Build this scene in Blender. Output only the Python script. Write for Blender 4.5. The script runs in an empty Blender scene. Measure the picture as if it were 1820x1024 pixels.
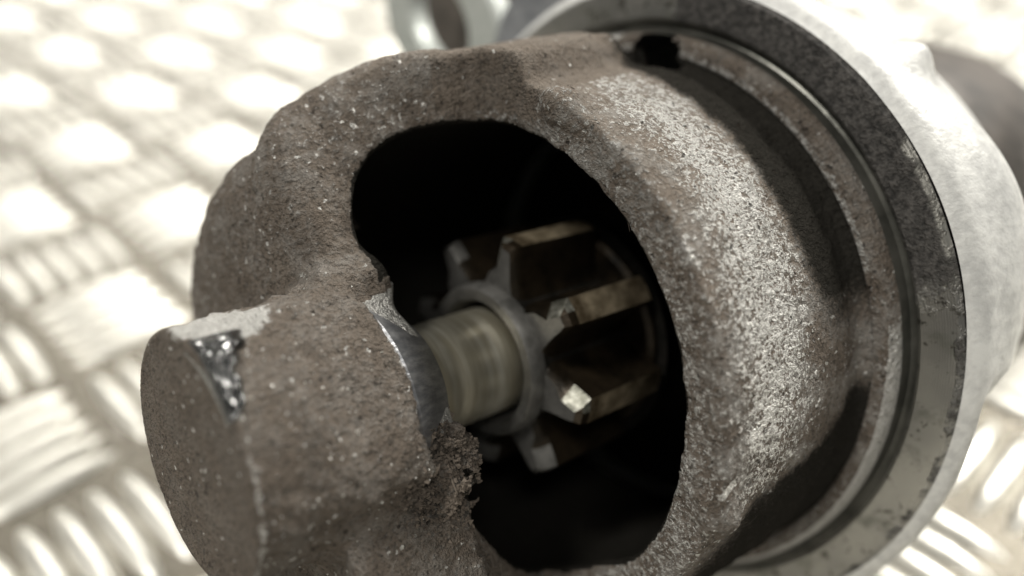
import bpy, math, random
import numpy as np
from mathutils import Matrix, Vector

random.seed(7)
rng = np.random.default_rng(7)
C = bpy.context.scene.collection
S = 0.1                       # one model unit is 10 cm; everything below is built in units and scaled to metres
R = math.radians

# ------------------------------------------------------------------ camera
F_PX, W_PX, PITCH = 1500.0, 1820.0, math.atan(1027 / 1500.0)
H = 1.19                      # camera height above the plate, units
cam_d = bpy.data.cameras.new('camera')
cam = bpy.data.objects.new('camera', cam_d)
C.objects.link(cam)
cam.location = (0, 0, H * S)
cam.rotation_euler = (math.pi / 2 - PITCH, 0, 0)
cam_d.sensor_width = 36
cam_d.lens = 36 * F_PX / W_PX
cam_d.clip_start = 0.005
cam_d.clip_end = 50
cam_d.dof.use_dof = True
cam_d.dof.focus_distance = 0.83 * S
cam_d.dof.aperture_fstop = 8.5
bpy.context.scene.camera = cam

# ------------------------------------------------------------------ world and lamps
sc = bpy.context.scene
sc.view_settings.view_transform = 'Standard'
sc.view_settings.look = 'None'
sc.view_settings.exposure = 0.0
sc.view_settings.gamma = 1.0
w = bpy.data.worlds.new('World')
sc.world = w
w.use_nodes = True
bg = w.node_tree.nodes['Background']
bg.inputs[0].default_value = (0.95, 0.93, 0.86, 1)
bg.inputs[1].default_value = 0.26


def lamp(name, loc, target, sx, sy, watts, col=(1, 0.97, 0.9)):
    d = bpy.data.lights.new(name, 'AREA')
    d.shape = 'RECTANGLE'
    d.size, d.size_y = sx, sy
    d.energy = watts
    d.color = col
    o = bpy.data.objects.new(name, d)
    C.objects.link(o)
    o.location = loc
    v = Vector(target) - Vector(loc)
    o.rotation_euler = v.to_track_quat('-Z', 'Y').to_euler()
    return o


CTR = (0.0, 0.09, 0.05)
lamp('ceiling_lamp', (1.05, 0.82, 1.20), CTR, 0.42, 0.28, 31)
lamp('ceiling_lamp', (-0.72, 1.31, 0.79), (-.09, .17, 0), 0.24, 0.15, 4.5)
lamp('ceiling_lamp', (-0.75, -0.30, 1.5), CTR, 0.4, 0.25, 15)
lamp('ceiling_lamp', (0.10, -0.9, 1.5), CTR, 0.40, 0.2, 5)
lamp('ceiling_lamp', (-0.29, 1.21, 1.30), (-.1, .3, 0), 0.30, 0.20, 6)

# ------------------------------------------------------------------ starter frame (local x along the shaft, y upwards, z to the window side)
P0c = np.array([-.0263, .0829, 1.0])
az, el = .275, .7087
dc = np.array([math.cos(az) * math.cos(el), -math.sin(az) * math.cos(el), math.sin(el)])
cc = -P0c / np.linalg.norm(P0c)
ec = cc - dc * (cc @ dc)
ec /= np.linalg.norm(ec)
eu = np.cross(ec, dc)
if eu[1] > 0:
    eu = -eu


def to_world(v):
    cp, sp = math.cos(PITCH), math.sin(PITCH)
    return Vector((v[0], v[2] * cp - v[1] * sp, -(v[1] * cp + v[2] * sp)))


ax, ay, az_ = to_world(dc), to_world(eu), to_world(ec)
ROT = Matrix((ax, ay, az_)).transposed()
ORG = (to_world(P0c) + Vector((0, 0, H))) * S


def obj_name(name, me, parent=None):
    o = bpy.data.objects.new(name, me)
    C.objects.link(o)
    if parent:
        o.parent = parent
    return o


def tag(o, label=None, cat=None, group=None, kind=None):
    if label: o['label'] = label
    if cat: o['category'] = cat
    if group: o['group'] = group
    if kind: o['kind'] = kind
    return o


def mesh(name, verts, faces, mat, smooth=True, attrs=None):
    me = bpy.data.meshes.new(name)
    verts = np.asarray(verts, dtype=np.float64) * S
    me.from_pydata(verts.tolist(), [], faces if isinstance(faces, list) else faces.tolist())
    me.validate()
    if smooth:
        me.polygons.foreach_set('use_smooth', [True] * len(me.polygons))
    if attrs:
        for k, a in attrs.items():
            at = me.attributes.new(k, 'FLOAT', 'POINT')
            at.data.foreach_set('value', np.asarray(a, dtype=np.float32))
    me.materials.append(mat)
    me.update()
    return me


def sharp(me, deg=35):
    me.set_sharp_from_angle(angle=R(deg))
    return me


# ------------------------------------------------------------------ numpy helpers: noise, surface nets
_tab = rng.random((64, 64, 64)).astype(np.float32)


def vnoise(P, s, seed=0):
    Q = np.asarray(P, dtype=np.float32) * s + 17.3 * seed + 100
    i = np.floor(Q).astype(np.int64)
    f = (Q - i).astype(np.float32)
    f = f * f * (3 - 2 * f)
    i &= 63
    j = (i + 1) & 63
    out = 0
    for a in (0, 1):
        xa = (j if a else i)[..., 0]
        wa = f[..., 0] if a else 1 - f[..., 0]
        for b in (0, 1):
            yb = (j if b else i)[..., 1]
            wb = f[..., 1] if b else 1 - f[..., 1]
            for c in (0, 1):
                zc = (j if c else i)[..., 2]
                wc = f[..., 2] if c else 1 - f[..., 2]
                out = out + _tab[xa, yb, zc] * wa * wb * wc
    return out


def fbm(P, s, o=3, seed=0):
    r, a, t = 0, 1.0, 0
    for k in range(o):
        r = r + a * vnoise(P, s * 2 ** k, seed + k)
        t += a
        a *= .5
    return r / t


def smin(a, b, k):
    h = np.clip(.5 + .5 * (b - a) / k, 0, 1)
    return b * (1 - h) + a * h - k * h * (1 - h)


def smax(a, b, k):
    return -smin(-a, -b, k)


def sstep(a, b, x):
    t = np.clip((x - a) / (b - a), 0, 1)
    return t * t * (3 - 2 * t)


def surface_nets(fn, lo, hi, h):
    ax_ = [np.arange(l, u_ + h, h, dtype=np.float32) for l, u_ in zip(lo, hi)]
    n = [len(a) for a in ax_]
    V = np.empty(n, dtype=np.float32)
    Y, Z = np.meshgrid(ax_[1], ax_[2], indexing='ij')
    step = 16
    for i0 in range(0, n[0], step):
        xs = ax_[0][i0:i0 + step]
        P = np.empty((len(xs), n[1], n[2], 3), dtype=np.float32)
        P[..., 0] = xs[:, None, None]
        P[..., 1] = Y
        P[..., 2] = Z
        V[i0:i0 + step] = fn(P)
    ins = V < 0
    c = np.zeros([k - 1 for k in n], dtype=np.int8)
    for a in (0, 1):
        for b in (0, 1):
            for d_ in (0, 1):
                c += ins[a:n[0] - 1 + a, b:n[1] - 1 + b, d_:n[2] - 1 + d_]
    act = (c > 0) & (c < 8)
    I = np.argwhere(act)
    idx = -np.ones(act.shape, dtype=np.int64)
    idx[act] = np.arange(len(I))
    acc = np.zeros((len(I), 3)); cnt = np.zeros(len(I))
    cor = [(a, b, d_) for a in (0, 1) for b in (0, 1) for d_ in (0, 1)]
    for p in cor:
        for k in range(3):
            if p[k] == 0:
                q = list(p); q[k] = 1
                va = V[I[:, 0] + p[0], I[:, 1] + p[1], I[:, 2] + p[2]]
                vb = V[I[:, 0] + q[0], I[:, 1] + q[1], I[:, 2] + q[2]]
                m = (va < 0) != (vb < 0)
                t = va[m] / (va[m] - vb[m])
                pt = np.array(p, float)[None].repeat(m.sum(), 0)
                pt[:, k] += t
                acc[m] += pt
                cnt[m] += 1
    verts = (I + acc / cnt[:, None]) * h + np.array(lo)
    quads = []
    for k in range(3):
        u_, v_ = (k + 1) % 3, (k + 2) % 3
        s0 = [slice(None)] * 3; s1 = [slice(None)] * 3
        s0[k] = slice(0, -1); s1[k] = slice(1, None)
        A, B = ins[tuple(s0)], ins[tuple(s1)]
        E = np.argwhere(A != B)
        m = (E[:, u_] > 0) & (E[:, v_] > 0) & (E[:, u_] < n[u_] - 1) & (E[:, v_] < n[v_] - 1)
        E = E[m]
        flip = A[tuple(E.T)]
        def at(du, dv):
            q = E.copy(); q[:, u_] -= du; q[:, v_] -= dv
            return idx[tuple(q.T)]
        q = np.stack([at(1, 1), at(0, 1), at(0, 0), at(1, 0)], 1)
        q[~flip] = q[~flip][:, ::-1]
        quads.append(q)
    return verts, np.concatenate(quads)


# ------------------------------------------------------------------ materials
def new_mat(name):
    m = bpy.data.materials.new(name)
    m.use_nodes = True
    nt = m.node_tree
    b = nt.nodes['Principled BSDF']
    return m, nt, b


class N:
    """tiny node-graph helper"""
    def __init__(s, nt):
        s.nt = nt
        tc = nt.nodes.new('ShaderNodeTexCoord')
        mp = nt.nodes.new('ShaderNodeVectorMath'); mp.operation = 'SCALE'
        nt.links.new(tc.outputs['Object'], mp.inputs[0]); mp.inputs['Scale'].default_value = 1 / S
        s.co = mp.outputs[0]
        nz = nt.nodes.new('ShaderNodeTexNoise'); nz.inputs['Scale'].default_value = 120; nz.inputs['Detail'].default_value = 2
        nt.links.new(s.co, nz.inputs['Vector'])
        wp = nt.nodes.new('ShaderNodeVectorMath'); wp.operation = 'MULTIPLY_ADD'
        nt.links.new(nz.outputs['Color'], wp.inputs[0]); wp.inputs[1].default_value = (.012, .012, .012); nt.links.new(s.co, wp.inputs[2])
        s.warp = wp.outputs[0]

    def link(s, a, b): s.nt.links.new(a, b)

    def _in(s, sock, v):
        if hasattr(v, 'links') or hasattr(v, 'is_linked'): s.nt.links.new(v, sock)
        else: sock.default_value = v

    def noise(s, scale, detail=4, rough=.6, co=None, dist=0.0):
        n = s.nt.nodes.new('ShaderNodeTexNoise')
        n.inputs['Scale'].default_value = scale
        n.inputs['Detail'].default_value = detail
        n.inputs['Roughness'].default_value = rough
        n.inputs['Distortion'].default_value = dist
        s.link(co or s.co, n.inputs['Vector'])
        return n.outputs['Fac']

    def voro(s, scale, co=None, feature='F1'):
        n = s.nt.nodes.new('ShaderNodeTexVoronoi')
        n.feature = feature
        n.inputs['Scale'].default_value = scale
        s.link(co or s.co, n.inputs['Vector'])
        return n.outputs['Distance'], n.outputs['Color'] if 'Color' in n.outputs else None

    def math(s, op, a, b=0.0, c=None, clamp=False):
        n = s.nt.nodes.new('ShaderNodeMath'); n.operation = op; n.use_clamp = clamp
        s._in(n.inputs[0], a); s._in(n.inputs[1], b)
        if c is not None: s._in(n.inputs[2], c)
        return n.outputs[0]

    def ramp(s, x, a, b, o0=0.0, o1=1.0):
        n = s.nt.nodes.new('ShaderNodeMapRange'); n.interpolation_type = 'SMOOTHSTEP'
        s._in(n.inputs['Value'], x)
        n.inputs['From Min'].default_value = a; n.inputs['From Max'].default_value = b
        n.inputs['To Min'].default_value = o0; n.inputs['To Max'].default_value = o1
        return n.outputs['Result']

    def mix(s, f, a, b):
        n = s.nt.nodes.new('ShaderNodeMix'); n.data_type = 'RGBA'
        s._in(n.inputs[0], f)
        for k, v in ((6, a), (7, b)):
            if isinstance(v, tuple): n.inputs[k].default_value = (*v, 1)
            else: s.link(v, n.inputs[k])
        return n.outputs[2]

    def attr(s, name):
        n = s.nt.nodes.new('ShaderNodeAttribute'); n.attribute_name = name
        return n.outputs['Fac']

    def stretch(s, v):
        n = s.nt.nodes.new('ShaderNodeVectorMath'); n.operation = 'MULTIPLY'
        s.link(s.co, n.inputs[0]); n.inputs[1].default_value = v
        return n.outputs[0]

    def bump(s, h, strength, dist, normal=None):
        n = s.nt.nodes.new('ShaderNodeBump')
        n.inputs['Strength'].default_value = strength
        n.inputs['Distance'].default_value = dist * S
        s.link(h, n.inputs['Height'])
        if normal is not None: s.link(normal, n.inputs['Normal'])
        return n.outputs[0]

    def radial(s):
        x = s.nt.nodes.new('ShaderNodeSeparateXYZ'); s.link(s.co, x.inputs[0])
        r = s.math('SQRT', s.math('ADD', s.math('MULTIPLY', x.outputs[1], x.outputs[1]), s.math('MULTIPLY', x.outputs[2], x.outputs[2])))
        return r, x.outputs


def mat_cast():
    """dusty sand-cast aluminium; vertex attributes say where it is bare, sooty, shaded in its colour or freshly scraped"""
    m, nt, b = new_mat('dusty_cast_aluminium')
    g = N(nt)
    bare, soot_shade, scrape = g.attr('bare'), g.attr('soot_shade'), g.attr('scrape')
    big = g.noise(9, 3, .55)
    mid = g.noise(38, 4, .65)
    fine = g.noise(150, 3, .7)
    grit = g.noise(330, 2, .7)
    dust = g.mix(mid, (.086, .069, .056), (.225, .187, .153))
    dust = g.mix(g.math('MULTIPLY', g.ramp(g.noise(210, 3, .75), .50, .36), .8), dust, (.045, .038, .031))
    dust = g.mix(g.math('MULTIPLY', g.attr('settled'), .75, clamp=True), dust, g.mix(mid, (.23, .19, .155), (.33, .285, .24)))
    thin = g.math('MULTIPLY', g.ramp(g.math('ADD', g.math('MULTIPLY', g.noise(24, 3, .6), .6), g.math('MULTIPLY', fine, .4)), .42, .62), bare, clamp=True)
    dust = g.mix(thin, dust, g.mix(fine, (.19, .185, .172), (.50, .485, .46)))
    alu = g.mix(grit, (.30, .29, .275), (.82, .81, .78))
    # how much metal grain looks through the dust
    sel = g.math('ADD', g.math('MULTIPLY', fine, .55), g.math('MULTIPLY', grit, .45))
    sel = g.math('ADD', sel, g.math('MULTIPLY', g.math('SUBTRACT', big, .5), .22))
    thr = g.math('SUBTRACT', sel, g.math('SUBTRACT', .74, g.math('MULTIPLY', bare, .30)))
    met = g.ramp(thr, -.035, .05)
    vd, vc = g.voro(130, g.warp)
    spx = nt.nodes.new('ShaderNodeSeparateColor'); g.link(vc, spx.inputs[0])
    chip = g.math('MULTIPLY', g.ramp(vd, .30, .20), g.math('GREATER_THAN', spx.outputs[0], g.math('SUBTRACT', .955, g.math('MULTIPLY', bare, .22))))
    met = g.math('MAXIMUM', met, chip)
    scr = g.ramp(g.math('ADD', scrape, g.math('MULTIPLY', g.math('SUBTRACT', fine, .5), .8)), .42, .60)
    met = g.math('MAXIMUM', met, scr)
    col = g.mix(met, dust, alu)
    soot_shade_m = g.ramp(g.math('ADD', soot_shade, g.math('MULTIPLY', g.math('SUBTRACT', g.math('ADD', g.math('MULTIPLY', mid, .25), g.math('ADD', g.math('MULTIPLY', fine, .4), g.math('MULTIPLY', grit, .35))), .5), 1.7)), .25, .80)
    soot_shade_m = g.math('MULTIPLY', soot_shade_m, g.math('SUBTRACT', 1.0, g.math('MULTIPLY', scr, .9)))
    col = g.mix(soot_shade_m, col, g.mix(grit, (.010, .010, .009), (.050, .046, .040)))
    pits = g.ramp(g.noise(110, 2, .5), .33, .26)
    col = g.mix(g.math('MULTIPLY', pits, .75), col, (.028, .023, .019))
    g.link(col, b.inputs['Base Color'])
    keep = g.math('SUBTRACT', 1.0, soot_shade_m)
    g.link(g.math('MULTIPLY', g.math('MULTIPLY', met, .75), keep), b.inputs['Metallic'])
    g.link(g.mix(met, (.93, .93, .93), (.42, .42, .42)), b.inputs['Roughness'])
    g.link(g.math('MULTIPLY', keep, .3), b.inputs['Specular IOR Level'])
    hh = g.math('ADD', g.math('MULTIPLY', mid, 1.1), g.math('MULTIPLY', fine, 1.0))
    hh = g.math('SUBTRACT', hh, g.math('MULTIPLY', pits, .35))
    hh = g.math('ADD', hh, g.math('MULTIPLY', grit, .55))
    g.link(g.bump(hh, 1.0, .0095), b.inputs['Normal'])
    return m


def mat_machined():
    """lathe-turned flange face, upper half under black dust"""
    m, nt, b = new_mat('turned_aluminium')
    g = N(nt)
    r, xyz = g.radial()
    n1 = g.noise(26, 4, .6); n2 = g.noise(140, 3, .7); big = g.noise(6, 3, .5)
    rings = g.math('SINE', g.math('MULTIPLY', r, 2300.0))
    soot_shade = g.attr('soot_shade')
    sm = g.ramp(g.math('ADD', soot_shade, g.math('MULTIPLY', g.math('SUBTRACT', g.math('ADD', g.math('MULTIPLY', n1, .6), g.math('MULTIPLY', n2, .4)), .5), 1.6)), .34, .66)
    alu = g.mix(g.ramp(big, .35, .65), (.20, .198, .19), (.38, .37, .34))
    alu = g.mix(g.ramp(n1, .50, .72), alu, (.20, .20, .18))
    alu = g.mix(g.ramp(g.noise(60, 4, .7), .56, .66), alu, (.09, .085, .075))
    blk = g.mix(g.ramp(n2, .3, .75), (.018, .017, .016), (.105, .098, .092))
    g.link(g.mix(sm, alu, blk), b.inputs['Base Color'])
    g.link(g.math('MULTIPLY', g.math('SUBTRACT', 1.0, sm), .9), b.inputs['Metallic'])
    g.link(g.mix(sm, (.38, .38, .38), (.8, .8, .8)), b.inputs['Roughness'])
    hh = g.math('ADD', g.math('MULTIPLY', g.math('MULTIPLY', rings, g.math('SUBTRACT', 1.0, sm)), .012), g.math('MULTIPLY', g.math('MULTIPLY', n2, sm), 1.2))
    hh = g.math('ADD', hh, g.math('MULTIPLY', n1, .15))
    g.link(g.bump(hh, .9, .006), b.inputs['Normal'])
    return m


def mat_simple(name, c0, c1, metal, rough, nscale=40, bump=.3, bd=.004, rvar=.1, detail=4, stretch=None):
    m, nt, b = new_mat(name)
    g = N(nt)
    co = g.stretch(stretch) if stretch else None
    n = g.noise(nscale, detail, .62, co)
    n2 = g.noise(nscale * .17, 3, .5)
    g.link(g.mix(g.ramp(g.math('ADD', g.math('MULTIPLY', n, .6), g.math('MULTIPLY', n2, .4)), .35, .65), c0, c1), b.inputs['Base Color'])
    b.inputs['Metallic'].default_value = metal
    g.link(g.ramp(n2, .3, .7, rough - rvar, rough + rvar), b.inputs['Roughness'])
    g.link(g.bump(n, bump, bd), b.inputs['Normal'])
    return m


M = {
    'cast': mat_cast(),
    'turned': mat_machined(),
    'casting': mat_simple('pale_cast_aluminium', (.54, .54, .53), (.74, .74, .72), .25, .55, 80, .5, .003),
    'oiled': mat_simple('oily_groove', (.060, .060, .052), (.15, .147, .13), .6, .38, 20, .3, .003),
    'ear': mat_simple('satin_aluminium', (.40, .43, .41), (.48, .50, .48), .3, .5, 60, .3, .004),
    'grey': mat_simple('grey_aluminium', (.20, .21, .23), (.34, .35, .37), .5, .5, 50, .5, .006),
    'motor': mat_simple('worn_motor_paint', (.035, .030, .026), (.11, .094, .082), .2, .5, 20, .5, .008),
    'shaft': mat_simple('polished_shaft_steel', (.56, .51, .38), (.93, .90, .79), .88, .38, 24, .03, .001, .04, 3, (3.0, .3, .3)),
    'gear': mat_simple('oily_gear_steel', (.13, .095, .055), (.72, .60, .42), .7, .36, 30, .5, .004, .12),
    'gear_face': mat_simple('gear_face_steel', (.10, .098, .092), (.21, .205, .195), .6, .46, 45, .5, .003),
    'flank': mat_simple('shaded_gear_steel', (.008, .007, .005), (.050, .036, .022), .6, .34, 24, .5, .004, .12),  # dark copy of the gear steel, shade between teeth put into the colour
    'chip': mat_simple('chipped_steel', (.16, .16, .13), (.66, .65, .58), .9, .55, 70, .6, .004),
    'black': mat_simple('shade_black_metal', (.006, .006, .005), (.016, .014, .012), .0, .7, 60, .5, .004),  # near-black colour stands in for the shade inside the housing
    'bush': mat_simple('bushing_aluminium', (.20, .205, .22), (.50, .50, .51), .75, .42, 35, .5, .004, .08, 4, (1.0, 3.0, .6)),
    'fibre': mat_simple('brown_lint', (.085, .068, .055), (.22, .183, .150), 0, .9, 60, .3, .002),
    'crumb': mat_simple('pale_grit', (.55, .54, .50), (.85, .84, .80), .3, .4, 90, .5, .003),
}


def mat_plate():
    m, nt, b = new_mat('tread_plate_aluminium')
    g = N(nt)
    n1 = g.noise(7, 4, .6); n2 = g.noise(70, 3, .7); sp = g.ramp(g.noise(16, 3, .6), .60, .72)
    c = g.mix(n1, (.120, .107, .083), (.215, .194, .156))
    c = g.mix(g.math('MULTIPLY', sp, .6), c, (.30, .28, .25))
    g.link(c, b.inputs['Base Color'])
    b.inputs['Metallic'].default_value = .55
    g.link(g.ramp(n1, .3, .7, .24, .36), b.inputs['Roughness'])
    g.link(g.bump(g.math('ADD', n2, g.math('MULTIPLY', n1, 2.0)), .35, .012), b.inputs['Normal'])
    return m


M['plate'] = mat_plate()
M['black'].node_tree.nodes['Principled BSDF'].inputs['Specular IOR Level'].default_value = .08
M['bar'] = mat_simple('worn_tread_metal', (.76, .74, .68), (.90, .88, .82), .9, .43, 30, .3, .008, .06)

# ------------------------------------------------------------------ the plate the starter lies on
plate_v = [(-9, -2.5, 0), (9, -2.5, 0), (9, 12, 0), (-9, 12, 0)]
gp = obj_name('checker_plate', mesh('checker_plate', plate_v, [(0, 1, 2, 3)], M['plate']))
tag(gp, 'aluminium tread plate with raised lens shaped bars', kind='structure')


def bar_verts(L, Wd, Hh):
    na = 12
    vs, fs = [], []
    for k, (s_, hz) in enumerate(((1.0, -.004), (.84, .45), (.5, .86))):
        for a in range(na):
            t = 2 * math.pi * a / na
            cx, sy = math.cos(t), math.sin(t)
            px = math.copysign(abs(cx) ** 1.0, cx) * L / 2
            py = sy * abs(sy) ** .15 * Wd / 2
            vs.append((px * s_, py * s_, Hh * hz if k else -.002))
    vs.append((0, 0, Hh))
    for k in range(2):
        for a in range(na):
            b_ = (a + 1) % na
            fs.append((k * na + a, k * na + b_, (k + 1) * na + b_, (k + 1) * na + a))
    for a in range(na):
        fs.append((2 * na + a, 2 * na + (a + 1) % na, 3 * na))
    return vs, fs


PX0, PY0, LAT = -.8036 * H, 2.139 * H, .387 * H
cell = LAT / math.sqrt(2)
bv, bf = bar_verts(cell * .90, cell * .178, .017)
bar_me = mesh('tread_bar', bv, bf, M['bar'])
bars = []
for i in range(-24, 24):
    for j in range(-12, 26):
        for half in (0, 1):
            cx = PX0 + LAT * (i + .5 * half)
            cy = PY0 + LAT * (j + .5 * half)
            if not (-8.5 < cx < 8.5 and -2.2 < cy < 11.5): continue
            ang = R(45) if half == 0 else R(-45)
            for k in range(-2, 3):
                o = k * cell * .19
                bars.append((cx - math.sin(ang) * o, cy + math.cos(ang) * o, ang))


def seen(b_):
    x, y = b_[0], b_[1]
    cp, sp = math.cos(PITCH), math.sin(PITCH)
    z = y * cp + H * sp
    dn = -y * sp + H * cp
    if z <= .1: return -1
    u_, v_ = x / z * F_PX, dn / z * F_PX
    # outside the frame, or under the motor
    if abs(u_) > 960 or abs(v_) > 560: return -1
    if -480 < u_ < 620 and v_ > -330: return -1
    return 1 / z


bars.sort(key=lambda q: -seen(q))
for n_, (x, y, a) in enumerate(bars[:300]):
    o = obj_name('tread_bar', bar_me, gp)
    o.location = (x * S, y * S, 0)
    o.rotation_euler = (0, 0, a)
vs, fs = [], []
bvn = np.array(bv)
for (x, y, a) in bars[300:]:
    c_, s_ = math.cos(a), math.sin(a)
    off = len(vs) * len(bv)
    q = np.stack([bvn[:, 0] * c_ - bvn[:, 1] * s_ + x, bvn[:, 0] * s_ + bvn[:, 1] * c_ + y, bvn[:, 2]], 1)
    vs.append(q)
    fs += [tuple(i + off for i in f) for f in bf]
o = obj_name('tread_pattern', mesh('tread_pattern', np.concatenate(vs), fs, M['bar']), gp)
tag(o, kind='stuff')

# ------------------------------------------------------------------ the starter motor
base = Vector((ORG.x + ax.x * .3 * S, ORG.y + ax.y * .3 * S, 0))
root = bpy.data.objects.new('starter_motor', None)
C.objects.link(root)
root.location = base
root.empty_display_size = .02
tag(root, 'dusty cast starter motor with a round window over its pinion, lying on tread plate', 'starter motor')


def part(name, me, parent=None, label=None, kind=None):
    o = obj_name(name, me, parent or root)
    if parent is None:
        o.location = ORG - base
        o.rotation_euler = ROT.to_euler()
    if label: o['label'] = label
    if kind: o['kind'] = kind
    return o


def free(name, me, label, cat, group=None, kind=None):
    o = obj_name(name, me)
    o.location = ORG
    o.rotation_euler = ROT.to_euler()
    return tag(o, label, cat, group, kind)


def pol(x, phi, r):
    return np.array([x, r * math.sin(R(phi)), r * math.cos(R(phi))])


def ell(P, c, rad, k=1.0):
    q = (P - np.array(c, np.float32)) / np.array(rad, np.float32)
    return (np.sqrt((q * q).sum(-1)) - 1) * min(rad)


RO_X = [-.5, -.21, -.10, -.02, .04, .10, .16, .20, .225, .240, .25, .256, .4]
RO_R = [.318, .320, .324, .322, .328, .335, .339, .339, .333, .333, .340, .350, .35]


def housing(P):
    x, y, z = P[..., 0], P[..., 1], P[..., 2]
    rr = np.sqrt(y * y + z * z)
    ph = np.degrees(np.arctan2(y, z))
    ro = np.interp(x, RO_X, RO_R).astype(np.float32)
    # step-like raised rib along the top of the barrel
    rib = sstep(50, 56, ph) * (1 - sstep(88, 96, ph)) * (1 - sstep(.155, .18, x)) * .030
    out = rr - (ro + rib)
    side = sstep(62, 130, np.abs(ph))
    out = out - .008 * side * sstep(-.05, -.18, x) + .026 * (1 - side) * sstep(-.07, -.2, x)
    out = smax(out, -(x + .206 + .030 * side), .16 - .085 * sstep(72, 104, np.abs(ph)))
    # window: everything in front of a slanting cut, nose side of the rim
    s = np.clip(-x / .15, 0, 1)
    yc = (.02 + np.where(y > 0, .48, .20) * y) * (1 - s) + .055 * s
    win = smax(-(z - yc), x, .02)
    out = smax(out, -win, .008 + .034 * s)
    # inside
    cav = smax(rr - .275, -(x + .150), .12 + .15 * sstep(.02, -.14, y) * sstep(.17, .05, z))
    body = smax(out, -cav, .013)
    body = np.maximum(body, x - .27)
    # bearing boss
    rb = .123 - .004 * sstep(-.30, -.16, x)
    rb = rb + .011 * sstep(-.315, -.27, x) * (np.exp(-((ph - 56) / 17) ** 2) + np.exp(-((ph + 36) / 17) ** 2)) - .006 * sstep(-.315, -.27, x) * np.exp(-((ph - 10) / 22) ** 2)
    rb = np.where(x > -.192, np.interp(x, [-.192, -.128], [.117, .076]), rb)
    boss = np.maximum(rr - rb, np.maximum(-(x + .361), x + .127)) * .9
    boss = smax(rr - rb, -(x + .361), .006)
    boss = smax(boss, x + .127, .004)
    body = smin(body, boss, .045)
    web = np.maximum(np.maximum(np.abs(x + .21) - .065, z - .062), np.maximum(y + .05, -(y + .26)))
    web = np.maximum(web, -(z + .15))
    body = smin(body, web, .03)
    # lumps of the casting and caked dirt
    body = smin(body, ell(P, pol(-.152, -55, .108), (.036, .036, .026)), .022)
    body = smin(body, ell(P, pol(-.165, 74, .118), (.045, .030, .030)), .025)
    body = smin(body, ell(P, pol(.008, 42, .318), (.022, .018, .016)), .02)
    body = smin(body, ell(P, pol(.02, -40, .318), (.02, .03, .014)), .02)
    # shaft bore
    body = np.maximum(body, -np.maximum(rr - .0645, -(x + .22)))
    # two dark pockets beside the pilot
    body = smax(body, -ell(P, pol(.230, 56, .348), (.062, .046, .042)), .006)
    body = smax(body, -ell(P, pol(.185, 68, .352), (.030, .026, .055)), .006)
    return body


vt, qd = surface_nets(housing, (-.40, -.385, -.36), (.285, .395, .36), .0042)
P = vt.astype(np.float32)


def grad(fn, P, e=.0015):
    G = np.stack([fn(P + np.eye(3, dtype=np.float32)[k] * e) - fn(P - np.eye(3, dtype=np.float32)[k] * e) for k in range(3)], -1)
    return G / (np.linalg.norm(G, axis=-1, keepdims=True) + 1e-9)


for _ in range(2):
    G = grad(housing, P)
    P = P - G * housing(P)[:, None] * .8
Nn = grad(housing, P, .003)
x, y, z = P.T
rr = np.hypot(y, z)
ph = np.degrees(np.arctan2(y, z))
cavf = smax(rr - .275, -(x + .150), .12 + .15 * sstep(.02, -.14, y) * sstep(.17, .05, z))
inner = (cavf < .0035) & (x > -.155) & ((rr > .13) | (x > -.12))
facing = Nn @ np.array([-.65, 0, .76])
n1, n2, n3 = fbm(P, 14, 3, 1), fbm(P, 45, 3, 5), fbm(P, 110, 2, 9)
crud = np.exp(-(((P - pol(-.160, -50, .125)) / np.array([.05, .045, .045])) ** 2).sum(-1))
disp = (n1 - .5) * .006 + (n2 - .5) * .006 + (n3 - .5) * .0032
disp = disp + crud * (n2 - .45) * .045 + crud * (n3 - .5) * .02
lip = np.exp(-((x + .15) / .03) ** 2) * (rr > .09) * (rr < .24)
disp = disp + lip * (n3 - .5) * .006
flatface = (x < -.353)
disp = np.where((x < -.12) & (rr < .15) & ~flatface, disp + (n2 - .5) * .010 * sstep(-20, 60, ph) + (n3 - .5) * .003, disp)
disp = np.where(flatface, disp * .15, disp)
disp = np.where(inner, disp * .3, disp)
cone = (x > -.188) & (rr < .118) & (np.abs(ph) < 75) & (crud < .25)
disp = np.where(cone, disp * .1, disp)
P2 = P + Nn * disp[:, None]
# --- where the metal shows, where soot and painted-in shade sit
barrel = (x > .0) & (rr > .30)
ridge = np.exp(-((x - .085 - .03 * np.sin(R(1) * ph)) / .075) ** 2)
bare = .30 + .25 * (n1 - .5)
bare = np.where(barrel, .26 + .70 * ridge * sstep(80, 20, np.abs(ph - 3)) + .2 * sstep(.17, .21, x) * sstep(10, -20, ph), bare)
rimf = (np.abs(x) < .012) & (rr > .27)
bare = np.where(rimf, .62, bare)
bosst = (x < -.12) & (rr < .14)
bare = np.where(bosst & ~flatface, .25, bare)
bare = np.where(flatface, .12, bare)
bare = np.where((x > -.30) & (rr > .2) & (x < -.03) & (ph > 60) & (ph < 115), .38, bare)
bare = np.where((x < .16) & (rr > .29) & (ph > 47) & (ph < 100) & (x > -.05), .12, bare)
soot_shade = np.zeros(len(P)) + .12
soot_shade = np.where(barrel, .06 + 1.15 * sstep(.125, .185, x) * sstep(-26, 4, ph), soot_shade)
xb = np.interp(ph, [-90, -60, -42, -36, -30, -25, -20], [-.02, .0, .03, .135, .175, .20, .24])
low = sstep(-.035, .07, x - xb + .03 * (n2 - .5)) * sstep(-22, -32, ph) * sstep(-170, -120, ph)  # diagonal wedge of shade low on the barrel, painted through this mask
soot_shade = np.where(barrel, np.maximum(soot_shade, .85 * low), soot_shade)
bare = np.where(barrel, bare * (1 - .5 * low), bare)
soot_shade = np.where(rimf & (ph > 10), .36, soot_shade)
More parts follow.
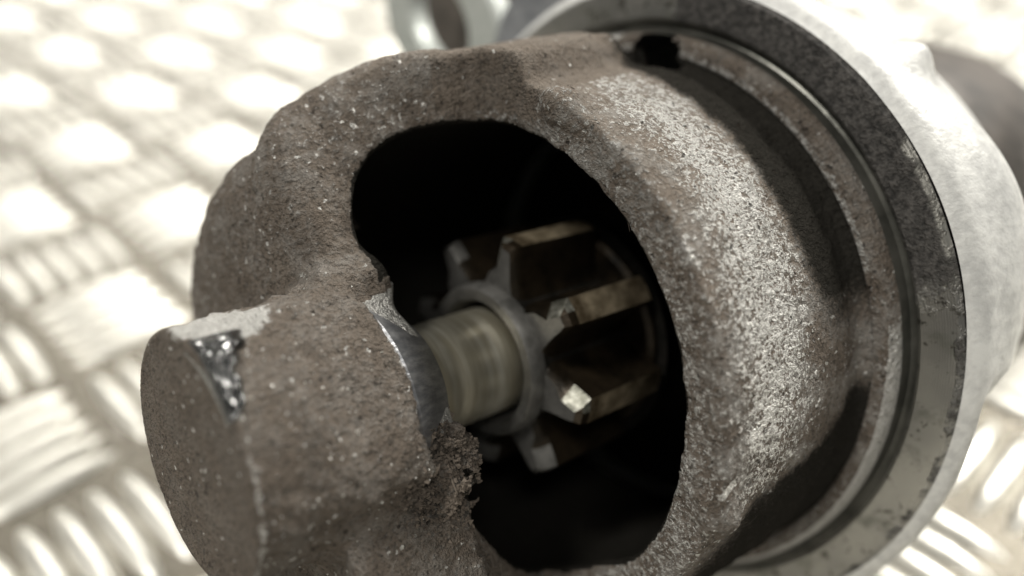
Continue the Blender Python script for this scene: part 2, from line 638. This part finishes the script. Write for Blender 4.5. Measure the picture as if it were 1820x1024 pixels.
pit = (np.linalg.norm(P - pol(.230, 56, .350), axis=1) < .056) | (np.linalg.norm((P - pol(.205, 65, .352)) / [1, 1.1, 2], axis=1) < .022)
soot_shade = np.where(pit, 1.6, soot_shade)  # pockets painted black to stand in for their deep shade
soot_shade = np.where(inner, 3.0, soot_shade)  # bore walls painted near-black for the shade inside
settled = sstep(.45, .95, Nn @ np.array([ax.z, ay.z, az_.z])) * (.55 + .9 * (n1 - .3)) * np.where(x > -.13, 1, .18)
soot_shade = np.where((crud > .3) & (n2 < .5), .5, soot_shade)
soot_shade = np.where(cone, -1.0, soot_shade)
scrape = np.zeros(len(P))
edge = np.exp(-(((x + .355) / .007) ** 2)) * np.exp(-((rr - .121) / .006) ** 2) * (ph > -75) * (ph < 40)
scrape = np.maximum(scrape, edge * (.52 + .5 * (n2 - .4)))
scrape = np.maximum(scrape, 1.0 * np.exp(-(((x + .318) / .047) ** 2 + ((ph - 64) / 21) ** 2) ** 2) * (rr > .115))
for (xa, pa, xb_, pb, wd_) in ((.0700, -23.6, .0376, -27.8, .0034), (.0150, -34.4, -.0063, -36.9, .0040), (-.004, -25.2, -.016, -31.2, .0050), (.001, 21.5, -.001, 19.0, .0030), (.004, 27.0, .003, 26.0, .0028)):
    A_, B_ = pol(xa, pa, .33), pol(xb_, pb, .33)
    tt = np.clip(((P - A_) @ (B_ - A_)) / ((B_ - A_) @ (B_ - A_)), 0, 1)
    dd = np.linalg.norm(P - (A_ + tt[:, None] * (B_ - A_)), axis=1)
    scrape = np.maximum(scrape, 1.1 * np.exp(-(np.maximum(dd - .0025, 0) / wd_) ** 2) * sstep(0, .15, tt + .1) * sstep(0, .15, 1.1 - tt))
scrape = np.where(cone, .9, scrape)
me = mesh('nose_housing', P2, qd, M['cast'], True, {'bare': bare, 'soot_shade': soot_shade, 'scrape': scrape, 'settled': settled})
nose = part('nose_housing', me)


def lathe(name, prof, mat, seg=160, soot_fn=None, closed=False, rfun=None, attr_fn=None, gap=None):
    vs, fs, so, at = [], [], [], []
    n = len(prof)
    for a in range(seg):
        t = 2 * math.pi * a / seg
        for (x_, r_) in prof:
            k = rfun(x_, math.degrees(t)) if rfun else 0
            vs.append((x_, (r_ + k) * math.sin(t), (r_ + k) * math.cos(t)))
            at.append(attr_fn(x_, (math.degrees(t) + 180) % 360 - 180, r_) if attr_fn else (.5, 0))
            so.append(soot_fn(x_, (math.degrees(t) + 180) % 360 - 180, r_) if soot_fn else 0)
    m_ = n if closed else n - 1
    for a in range(seg):
        b_ = (a + 1) % seg
        for k in range(m_):
            if gap:
                q = pol((prof[k][0] + prof[(k + 1) % n][0]) / 2, 360 * (a + .5) / seg, (prof[k][1] + prof[(k + 1) % n][1]) / 2)
                if np.linalg.norm(q - gap[0]) < gap[1] + .003 * math.sin(a * 1.7) + .002 * math.sin(a * .6): continue
            k2 = (k + 1) % n
            fs.append((a * n + k, a * n + k2, b_ * n + k2, b_ * n + k))
    me_ = mesh(name, vs, fs, mat, True, {'soot_shade': so, 'bare': [q[0] for q in at], 'scrape': [q[1] for q in at]})
    return sharp(me_, 28)


def fl_soot(x_, p, r_):
    if r_ > .422 and p < 10: return .45
    return max(0.0, min(1.0, (p + 20) / 16.0)) * max(0.0, min(1.0, (58 - p) / 5.0))


def sp_soot(x_, p, r_):
    return -.3


def pilot_attr(x_, p, r_):
    lower = (p < -8 or p > 66)
    if lower: return (.45, (1.15 if r_ > .3615 else .1) * max(0, min(1, (-8 - p) / 22 if p < 0 else 1)))
    return (.30 + .15 * math.sin(p * .21) * math.sin(p * .083), 1.15 * lower + (.50 if r_ < .3525 else 0))


part('pilot_ring', lathe('pilot_ring', [(.262, .335), (.249, .346), (.2485, .352), (.2505, .3575), (.252, .362), (.257, .3645), (.262, .3665), (.270, .3675)], M['cast'], seg=400, soot_fn=sp_soot, attr_fn=pilot_attr, gap=(pol(.250, 56.5, .350), .031)))
part('pilot_groove', lathe('pilot_groove', [(.266, .3665), (.284, .371), (.287, .376), (.286, .381), (.30, .383)], M['oiled']))
part('mounting_flange', lathe('mounting_flange', [(.30, .380), (.277, .3815), (.2745, .385), (.2745, .402), (.2745, .412), (.275, .423), (.281, .4275)], M['turned'], soot_fn=fl_soot))


def knob(x_, deg):
    p = (deg + 180) % 360 - 180
    k = .024 * math.exp(-((p - 21) / 3.0) ** 2) * math.exp(-((x_ - .38) / .05) ** 2)
    k += .032 * math.exp(-((p + 3) / 19.0) ** 2) * math.exp(-((x_ - .39) / .07) ** 2)
    low = max(0.0, min(1.0, (-26 - p) / 18.0)) if p > -150 else max(0.0, min(1.0, (p + 180) / 30.0))
    k -= .055 * low * max(0.0, min(1.0, (x_ - .298) / .03))
    return k


rear = [(.2805, .4272), (.287, .437), (.297, .4425), (.306, .4435), (.32, .440), (.335, .447), (.36, .440), (.40, .430), (.46, .422), (.52, .412), (.56, .40), (.58, .37), (.585, .30)]
rx = np.linspace(.306, .56, 26)
rs = np.interp(rx, [q[0] for q in rear], [q[1] for q in rear])
for _ in range(3): rs[1:-1] = (rs[:-2] + rs[1:-1] * 2 + rs[2:]) / 4
rear = rear[:3] + list(zip(rx.tolist(), rs.tolist())) + rear[-2:]
rme = lathe('rear_casting', rear, M['casting'], seg=360, rfun=knob)
rme.set_sharp_from_angle(angle=R(180))
part('rear_casting', rme)
part('motor_body', lathe('motor_body', [(.57, .30), (.575, .335), (.60, .345), (.95, .345), (1.08, .34), (1.12, .31), (1.13, .0)], M['motor']))
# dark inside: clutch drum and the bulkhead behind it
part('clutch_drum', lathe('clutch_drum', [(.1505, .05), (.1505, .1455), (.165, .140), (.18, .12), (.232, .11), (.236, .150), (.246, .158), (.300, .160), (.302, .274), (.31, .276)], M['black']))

# shaft
shaft_prof = [(-.24, .0), (-.24, .0627)]
for k in range(1, 30):
    xx = -.24 + k * .24 / 30
    shaft_prof.append((xx, .0627 - (.0012 if k in (18, 19, 24) else 0)))
shaft_prof += [(.0, .0627), (.02, .0627), (.05, .05)]
part('drive_shaft', lathe('drive_shaft', shaft_prof, M['shaft'], 96))
# bushing face of the boss
part('bearing_bushing', lathe('bearing_bushing', [(-.190, .1125), (-.186, .1165), (-.1265, .0800), (-.1235, .0755), (-.124, .0665), (-.15, .066)], M['bush'], 96))

# pinion
gear = part('pinion_gear', lathe('pinion_gear', [(.03, .067), (-.006, .071), (-.016, .075), (-.018, .088), (-.012, .0915), (.0, .0925), (.002, .0925)], M['gear_face'], 96))
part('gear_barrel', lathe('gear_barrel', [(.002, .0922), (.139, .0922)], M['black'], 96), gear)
part('gear_collar', lathe('gear_collar', [(.138, .08), (.139, .125), (.143, .132), (.150, .132)], M['flank'], 96), gear)
TH = [52 + 45 * k for k in range(8)]
prof_t = [(.085, -.034), (.092, -.028), (.104, -.0235), (.120, -.0205), (.136, -.0180), (.146, -.0155), (.1478, 0), (.146, .0155), (.136, .0180), (.120, .0205), (.104, .0235), (.092, .028), (.085, .034)]


def tooth_mesh(nm, seed):
    r_ = random.Random(seed)
    xs = [.0, .006, .016, .08, .1385]
    vs, fs = [], []
    for i, xx in enumerate(xs):
        for (rad, wd) in prof_t:
            f = 1.0
            rr_ = rad
            if i == 0:
                f = .78; rr_ = rad - .008 * max(0, (rad - .105) / .045)
            if i == 1:
                f = .93; rr_ = rad - .002 * max(0, (rad - .105) / .045)
            wv = wd * f
            if i < 3 and .014 < wd < .021: wv -= (.016 - xx) * .75      # lead-in chamfer on one flank
            vs.append((xx + (r_.uniform(-.0008, .0008) if i < 2 else 0), wv, rr_))
    n = len(prof_t)
    for i in range(len(xs) - 1):
        for k in range(n - 1):
            fs.append((i * n + k, i * n + k + 1, (i + 1) * n + k + 1, (i + 1) * n + k))
    fs.append(tuple(range(n))[::-1])
    me_ = mesh(nm, vs, fs, M['gear'] if seed not in (3, 4, 5) else M['flank'])  # lower teeth take the dark copy, their shade put into the colour
    me_.materials.append(M['gear_face'])
    me_.materials.append(M['chip'])
    me_.materials.append(M['flank'])
    for p_ in me_.polygons:
        c_ = p_.center / S
        if len(p_.vertices) > 4: p_.material_index = 1
        elif seed in (1, 2, 3, 4, 5) and c_.x < .014 and c_.z > .118: p_.material_index = 1
        elif c_.x < .014 and .004 < c_.y < .022 and c_.z > .118: p_.material_index = 2
        elif c_.z < .146: p_.material_index = 3
        elif c_.x < .005: p_.material_index = 1
    return sharp(me_, 25)


for k, a in enumerate(TH):
    o = part('gear_tooth', tooth_mesh('gear_tooth', k), gear)
    o.rotation_euler = (-R(a), 0, 0)      # turns local z (window side) to the tooth's angle


# mounting ear with its bolt hole, out of focus at the top
def ring_plate(name, cx, phi, rc, w_, h_, hole_w, hole_h, x0, x1, mat, ang):
    n = 64
    vs, fs = [], []
    c0 = pol(0, phi, rc)
    rad = np.array([0, math.sin(R(phi)), math.cos(R(phi))])
    tan = np.array([0, math.cos(R(phi)), -math.sin(R(phi))])
    ca, sa = math.cos(R(ang)), math.sin(R(ang))
    rad, tan = rad * ca + tan * sa, tan * ca - rad * sa
    for i in range(n):
        t = 2 * math.pi * i / n
        c_, s_ = math.cos(t), math.sin(t)
        so = [math.copysign(abs(v) ** .75, v) for v in (c_, s_)]
        po = c0 + rad * so[0] * h_ + tan * so[1] * w_
        po2 = c0 + rad * so[0] * (h_ - .006) + tan * so[1] * (w_ - .006)
        pi_ = c0 + rad * c_ * (hole_h + .006) + tan * s_ * (hole_w + .006)
        pi2 = c0 + rad * c_ * hole_h + tan * s_ * hole_w
        for q, xx in ((pi2, x1), (pi2, x0 + .006), (pi_, x0), (po2, x0), (po, x0 + .006), (po, x1)):
            vs.append((xx, q[1], q[2]))
    for i in range(n):
        j = (i + 1) % n
        for k in range(6):
            k2 = (k + 1) % 6
            fs.append((i * 6 + k, j * 6 + k, j * 6 + k2, i * 6 + k2))
    return sharp(mesh(name, vs, fs, mat), 40)


part('mounting_ear', ring_plate('mounting_ear', 0, 112, .600, .118, .155, .056, .085, .30, .335, M['ear'], 0))
# sloping shoulder that ties the ear to the flange
def slab(name, pts, x0, x1, mat, bev=.008):
    """prism across the (y,z) outline pts between x0 and x1 with an eased front edge"""
    pts = [np.array([p[1], p[2]]) for p in (pol(0, a, r_) for a, r_ in pts)]
    c_ = sum(pts) / len(pts)
    n = len(pts)
    vs = [(x1, *p) for p in pts] + [(x0 + bev, *p) for p in pts] + [(x0, *(c_ + (p - c_) * (1 - bev / np.linalg.norm(p - c_)))) for p in pts]
    fs = [tuple(range(n))] + [tuple(range(2 * n, 3 * n))[::-1]]
    for l in (0, 1):
        for k in range(n):
            k2 = (k + 1) % n
            fs.append((l * n + k, l * n + k2, (l + 1) * n + k2, (l + 1) * n + k))
    me_ = mesh(name, vs, fs, mat)
    return sharp(me_, 40)


part('flange_shoulder', slab('flange_shoulder', [(125, .36), (119, .40), (108, .47), (100, .50), (90, .52), (78, .53), (64, .50), (52, .45), (46, .42), (60, .37), (95, .36)], .300, .40, M['grey']))
part('solenoid_case', lathe('solenoid_case', [(.45, .0), (.45, .155), (.46, .17), (.9, .17), (.91, .155), (.91, 0)], M['motor'], 64))
bpy.data.objects['solenoid_case'].location = (ORG - base) + ROT @ Vector(pol(0, 117, .66) * S)

# ------------------------------------------------------------------ small things on the housing
def rowmesh(rows, mat, name):
    n = len(rows[0])
    vs = [tuple(p) for r_ in rows for p in r_]
    fs = [(i * n + k, i * n + k + 1, (i + 1) * n + k + 1, (i + 1) * n + k) for i in range(len(rows) - 1) for k in range(n - 1)]
    return mesh(name, vs, fs, mat)


m_, nt_, b_ = new_mat('dark_set_grease')
g_ = N(nt_)
nn = g_.noise(60, 3, .6)
g_.link(g_.mix(g_.ramp(nn, .40, .66), (.004, .004, .004), (.03, .03, .03)), b_.inputs['Base Color'])
b_.inputs['Roughness'].default_value = .06
b_.inputs['Coat Weight'].default_value = 1.0
b_.inputs['Coat Roughness'].default_value = .02
g_.link(g_.bump(nn, .8, .010), b_.inputs['Normal'])
M['grease'] = m_

rows = []
for i in range(29):
    u_ = i / 28
    phi = 53 - 44 * u_
    wd = .046 * (1 - u_) ** .8 + .004 + .005 * math.sin(9 * u_) + .002 * math.sin(31 * u_)
    cx = -.3615
    row = []
    for k in range(17):
        v_ = k / 16
        hgt = .009 * math.sin(math.pi * v_) ** .6 * (math.sin(math.pi * min(1, u_ * 1.15 + .02)) ** .6 if u_ < .85 else .25 * (1 - u_) / .15 + .12)
        hgt *= 1 - .5 * math.exp(-((v_ - .45) / .2) ** 2)
        row.append(pol(cx + wd * v_, phi, .1225 + hgt + (.0 if 0 < k < 16 else -.012)))
    rows.append(row)
free('grease_drop', rowmesh(rows, M['grease'], 'grease_drop'), 'glossy dark drop of grease stuck on the top edge of the round boss face', 'grease')


def tube(name, pts, rad, mat, seg=5):
    vs, fs = [], []
    pts = [np.array(p) for p in pts]
    for i, p in enumerate(pts):
        t = pts[min(i + 1, len(pts) - 1)] - pts[max(i - 1, 0)]
        t /= np.linalg.norm(t) + 1e-9
        a_ = np.cross(t, [.3, .8, .5]); a_ /= np.linalg.norm(a_)
        b2 = np.cross(t, a_)
        rr_ = rad * (1 if i < len(pts) - 1 else .3)
        for k in range(seg):
            q = 2 * math.pi * k / seg
            vs.append(p + rr_ * (math.cos(q) * a_ + math.sin(q) * b2))
    for i in range(len(pts) - 1):
        for k in range(seg):
            k2 = (k + 1) % seg
            fs.append((i * seg + k, i * seg + k2, (i + 1) * seg + k2, (i + 1) * seg + k))
    return vs, fs


def tubes(name, list_pts, rads, mat):
    V_, F_ = [], []
    for p, r_ in zip(list_pts, rads):
        v_, f_ = tube(name, p, r_, mat)
        F_ += [tuple(i + len(V_) for i in f) for f in f_]
        V_ += v_
    return mesh(name, V_, F_, mat)


rnd = random.Random(3)
# lint and crumbs caked on the lower end of the boss
roots = np.random.default_rng(8).choice(len(P2), size=140, p=(crud ** 2 * (~inner)) / (crud ** 2 * (~inner)).sum())
strands, rads = [], []
for i in range(140):
    long_ = i < 6
    p0 = P2[roots[i]] + Nn[roots[i]] * .0005
    dirv = np.array([rnd.uniform(-.3, .8), rnd.uniform(-1, .2), rnd.uniform(-.7, .3)])
    if long_: dirv = np.array([rnd.uniform(-.5, .1), -1, rnd.uniform(-.5, -.1)])
    dirv /= np.linalg.norm(dirv)
    L = rnd.uniform(.016, .034) if long_ else rnd.uniform(.002, .006)
    cur = np.array([rnd.gauss(0, 1) for _ in range(3)]) * (.3 if long_ else 1.0)
    w2 = np.array([rnd.gauss(0, 1) for _ in range(3)]) * .3
    strands.append([p0 + dirv * L * t + cur * L * t * t + w2 * L * math.sin(6 * t) for t in np.linspace(0, 1, 6)])
    rads.append(rnd.uniform(.0003, .0006) if long_ else rnd.uniform(.0006, .0018))
crumb_v, crumb_f = [], []
free('lint_clump', tubes('lint_clump', strands, rads, M['fibre']), 'clump of brown lint and dust caked on the lower end of the boss', 'lint', kind='stuff')
# curl of lint in the upper left corner of the window
pts = [pol(-.088 + .006 * math.sin(t * 1.9), 104 + 2.2 * math.cos(t * 1.3), .228 + .007 * math.sin(t * 2.6)) + np.array([0, -.003 * t, 0]) for t in np.linspace(0, 7, 40)]
free('lint_curl', tubes('lint_curl', [pts], [.0009], M['fibre']), 'tiny curl of dark lint hanging in the upper left corner of the window', 'lint')
pts = [pol(.015, 20, .272) + np.array([0, -.022 * t, .002 * math.sin(t * 3)]) for t in np.linspace(0, 1, 8)]
free('loose_hair', tubes('loose_hair', [pts], [.0003], M['fibre']), 'fine pale hair hanging from the right rim of the window', 'hair')


# pale grit on the boss, one object: far too many to count
def on_surface(weight, n):
    w_ = weight / weight.sum()
    return np.random.default_rng(5).choice(len(P2), size=n, p=w_)


def grit(n, weight, sink, mat, name, label, szs):
    pick = on_surface(weight, n)
    V_, F_ = [], []
    tet = np.array([(1, 1, 1), (-1, -1, 1), (-1, 1, -1), (1, -1, -1), (0, 0, 1.4)]) * .6
    for i in range(n):
        s_ = rnd.uniform(*szs) * rnd.uniform(.5, 1)
        c_ = P2[pick[i]] + Nn[pick[i]] * s_ * sink + np.array([rnd.uniform(-.002, .002) for _ in range(3)]) * .5
        A = np.linalg.qr(np.array([[rnd.gauss(0, 1) for _ in range(3)] for _ in range(3)]))[0]
        q = (tet * np.array([1, rnd.uniform(.4, 1), rnd.uniform(.4, 1)])) @ A * s_ + c_
        o_ = len(V_)
        V_ += list(q)
        F_ += [(o_, o_ + 1, o_ + 2), (o_, o_ + 3, o_ + 1), (o_, o_ + 2, o_ + 3), (o_ + 1, o_ + 3, o_ + 2), (o_, o_ + 4, o_ + 2)]
    return free(name, mesh(name, V_, F_, mat, False), label, 'grit', kind='stuff')


crw = np.exp(-(((P - pol(-.156, -54, .125)) / np.array([.036, .034, .034])) ** 2).sum(-1)) * (~inner) * (x > -.26)
grit(2600, crw ** 1.2, .15, M['fibre'], 'caked_dust', 'crumbly brown dust caked under the shaft on the edge of the boss', (.0014, .0045))
gw = ((x > -.35) & (x < -.19) & (rr < .15) & (z > 0)).astype(float) * np.exp(-((ph + 5) / 45) ** 2)
grit(230, gw, .1, M['crumb'], 'metal_grit', 'pale specks of metal grit scattered over the boss', (.0007, .0026))
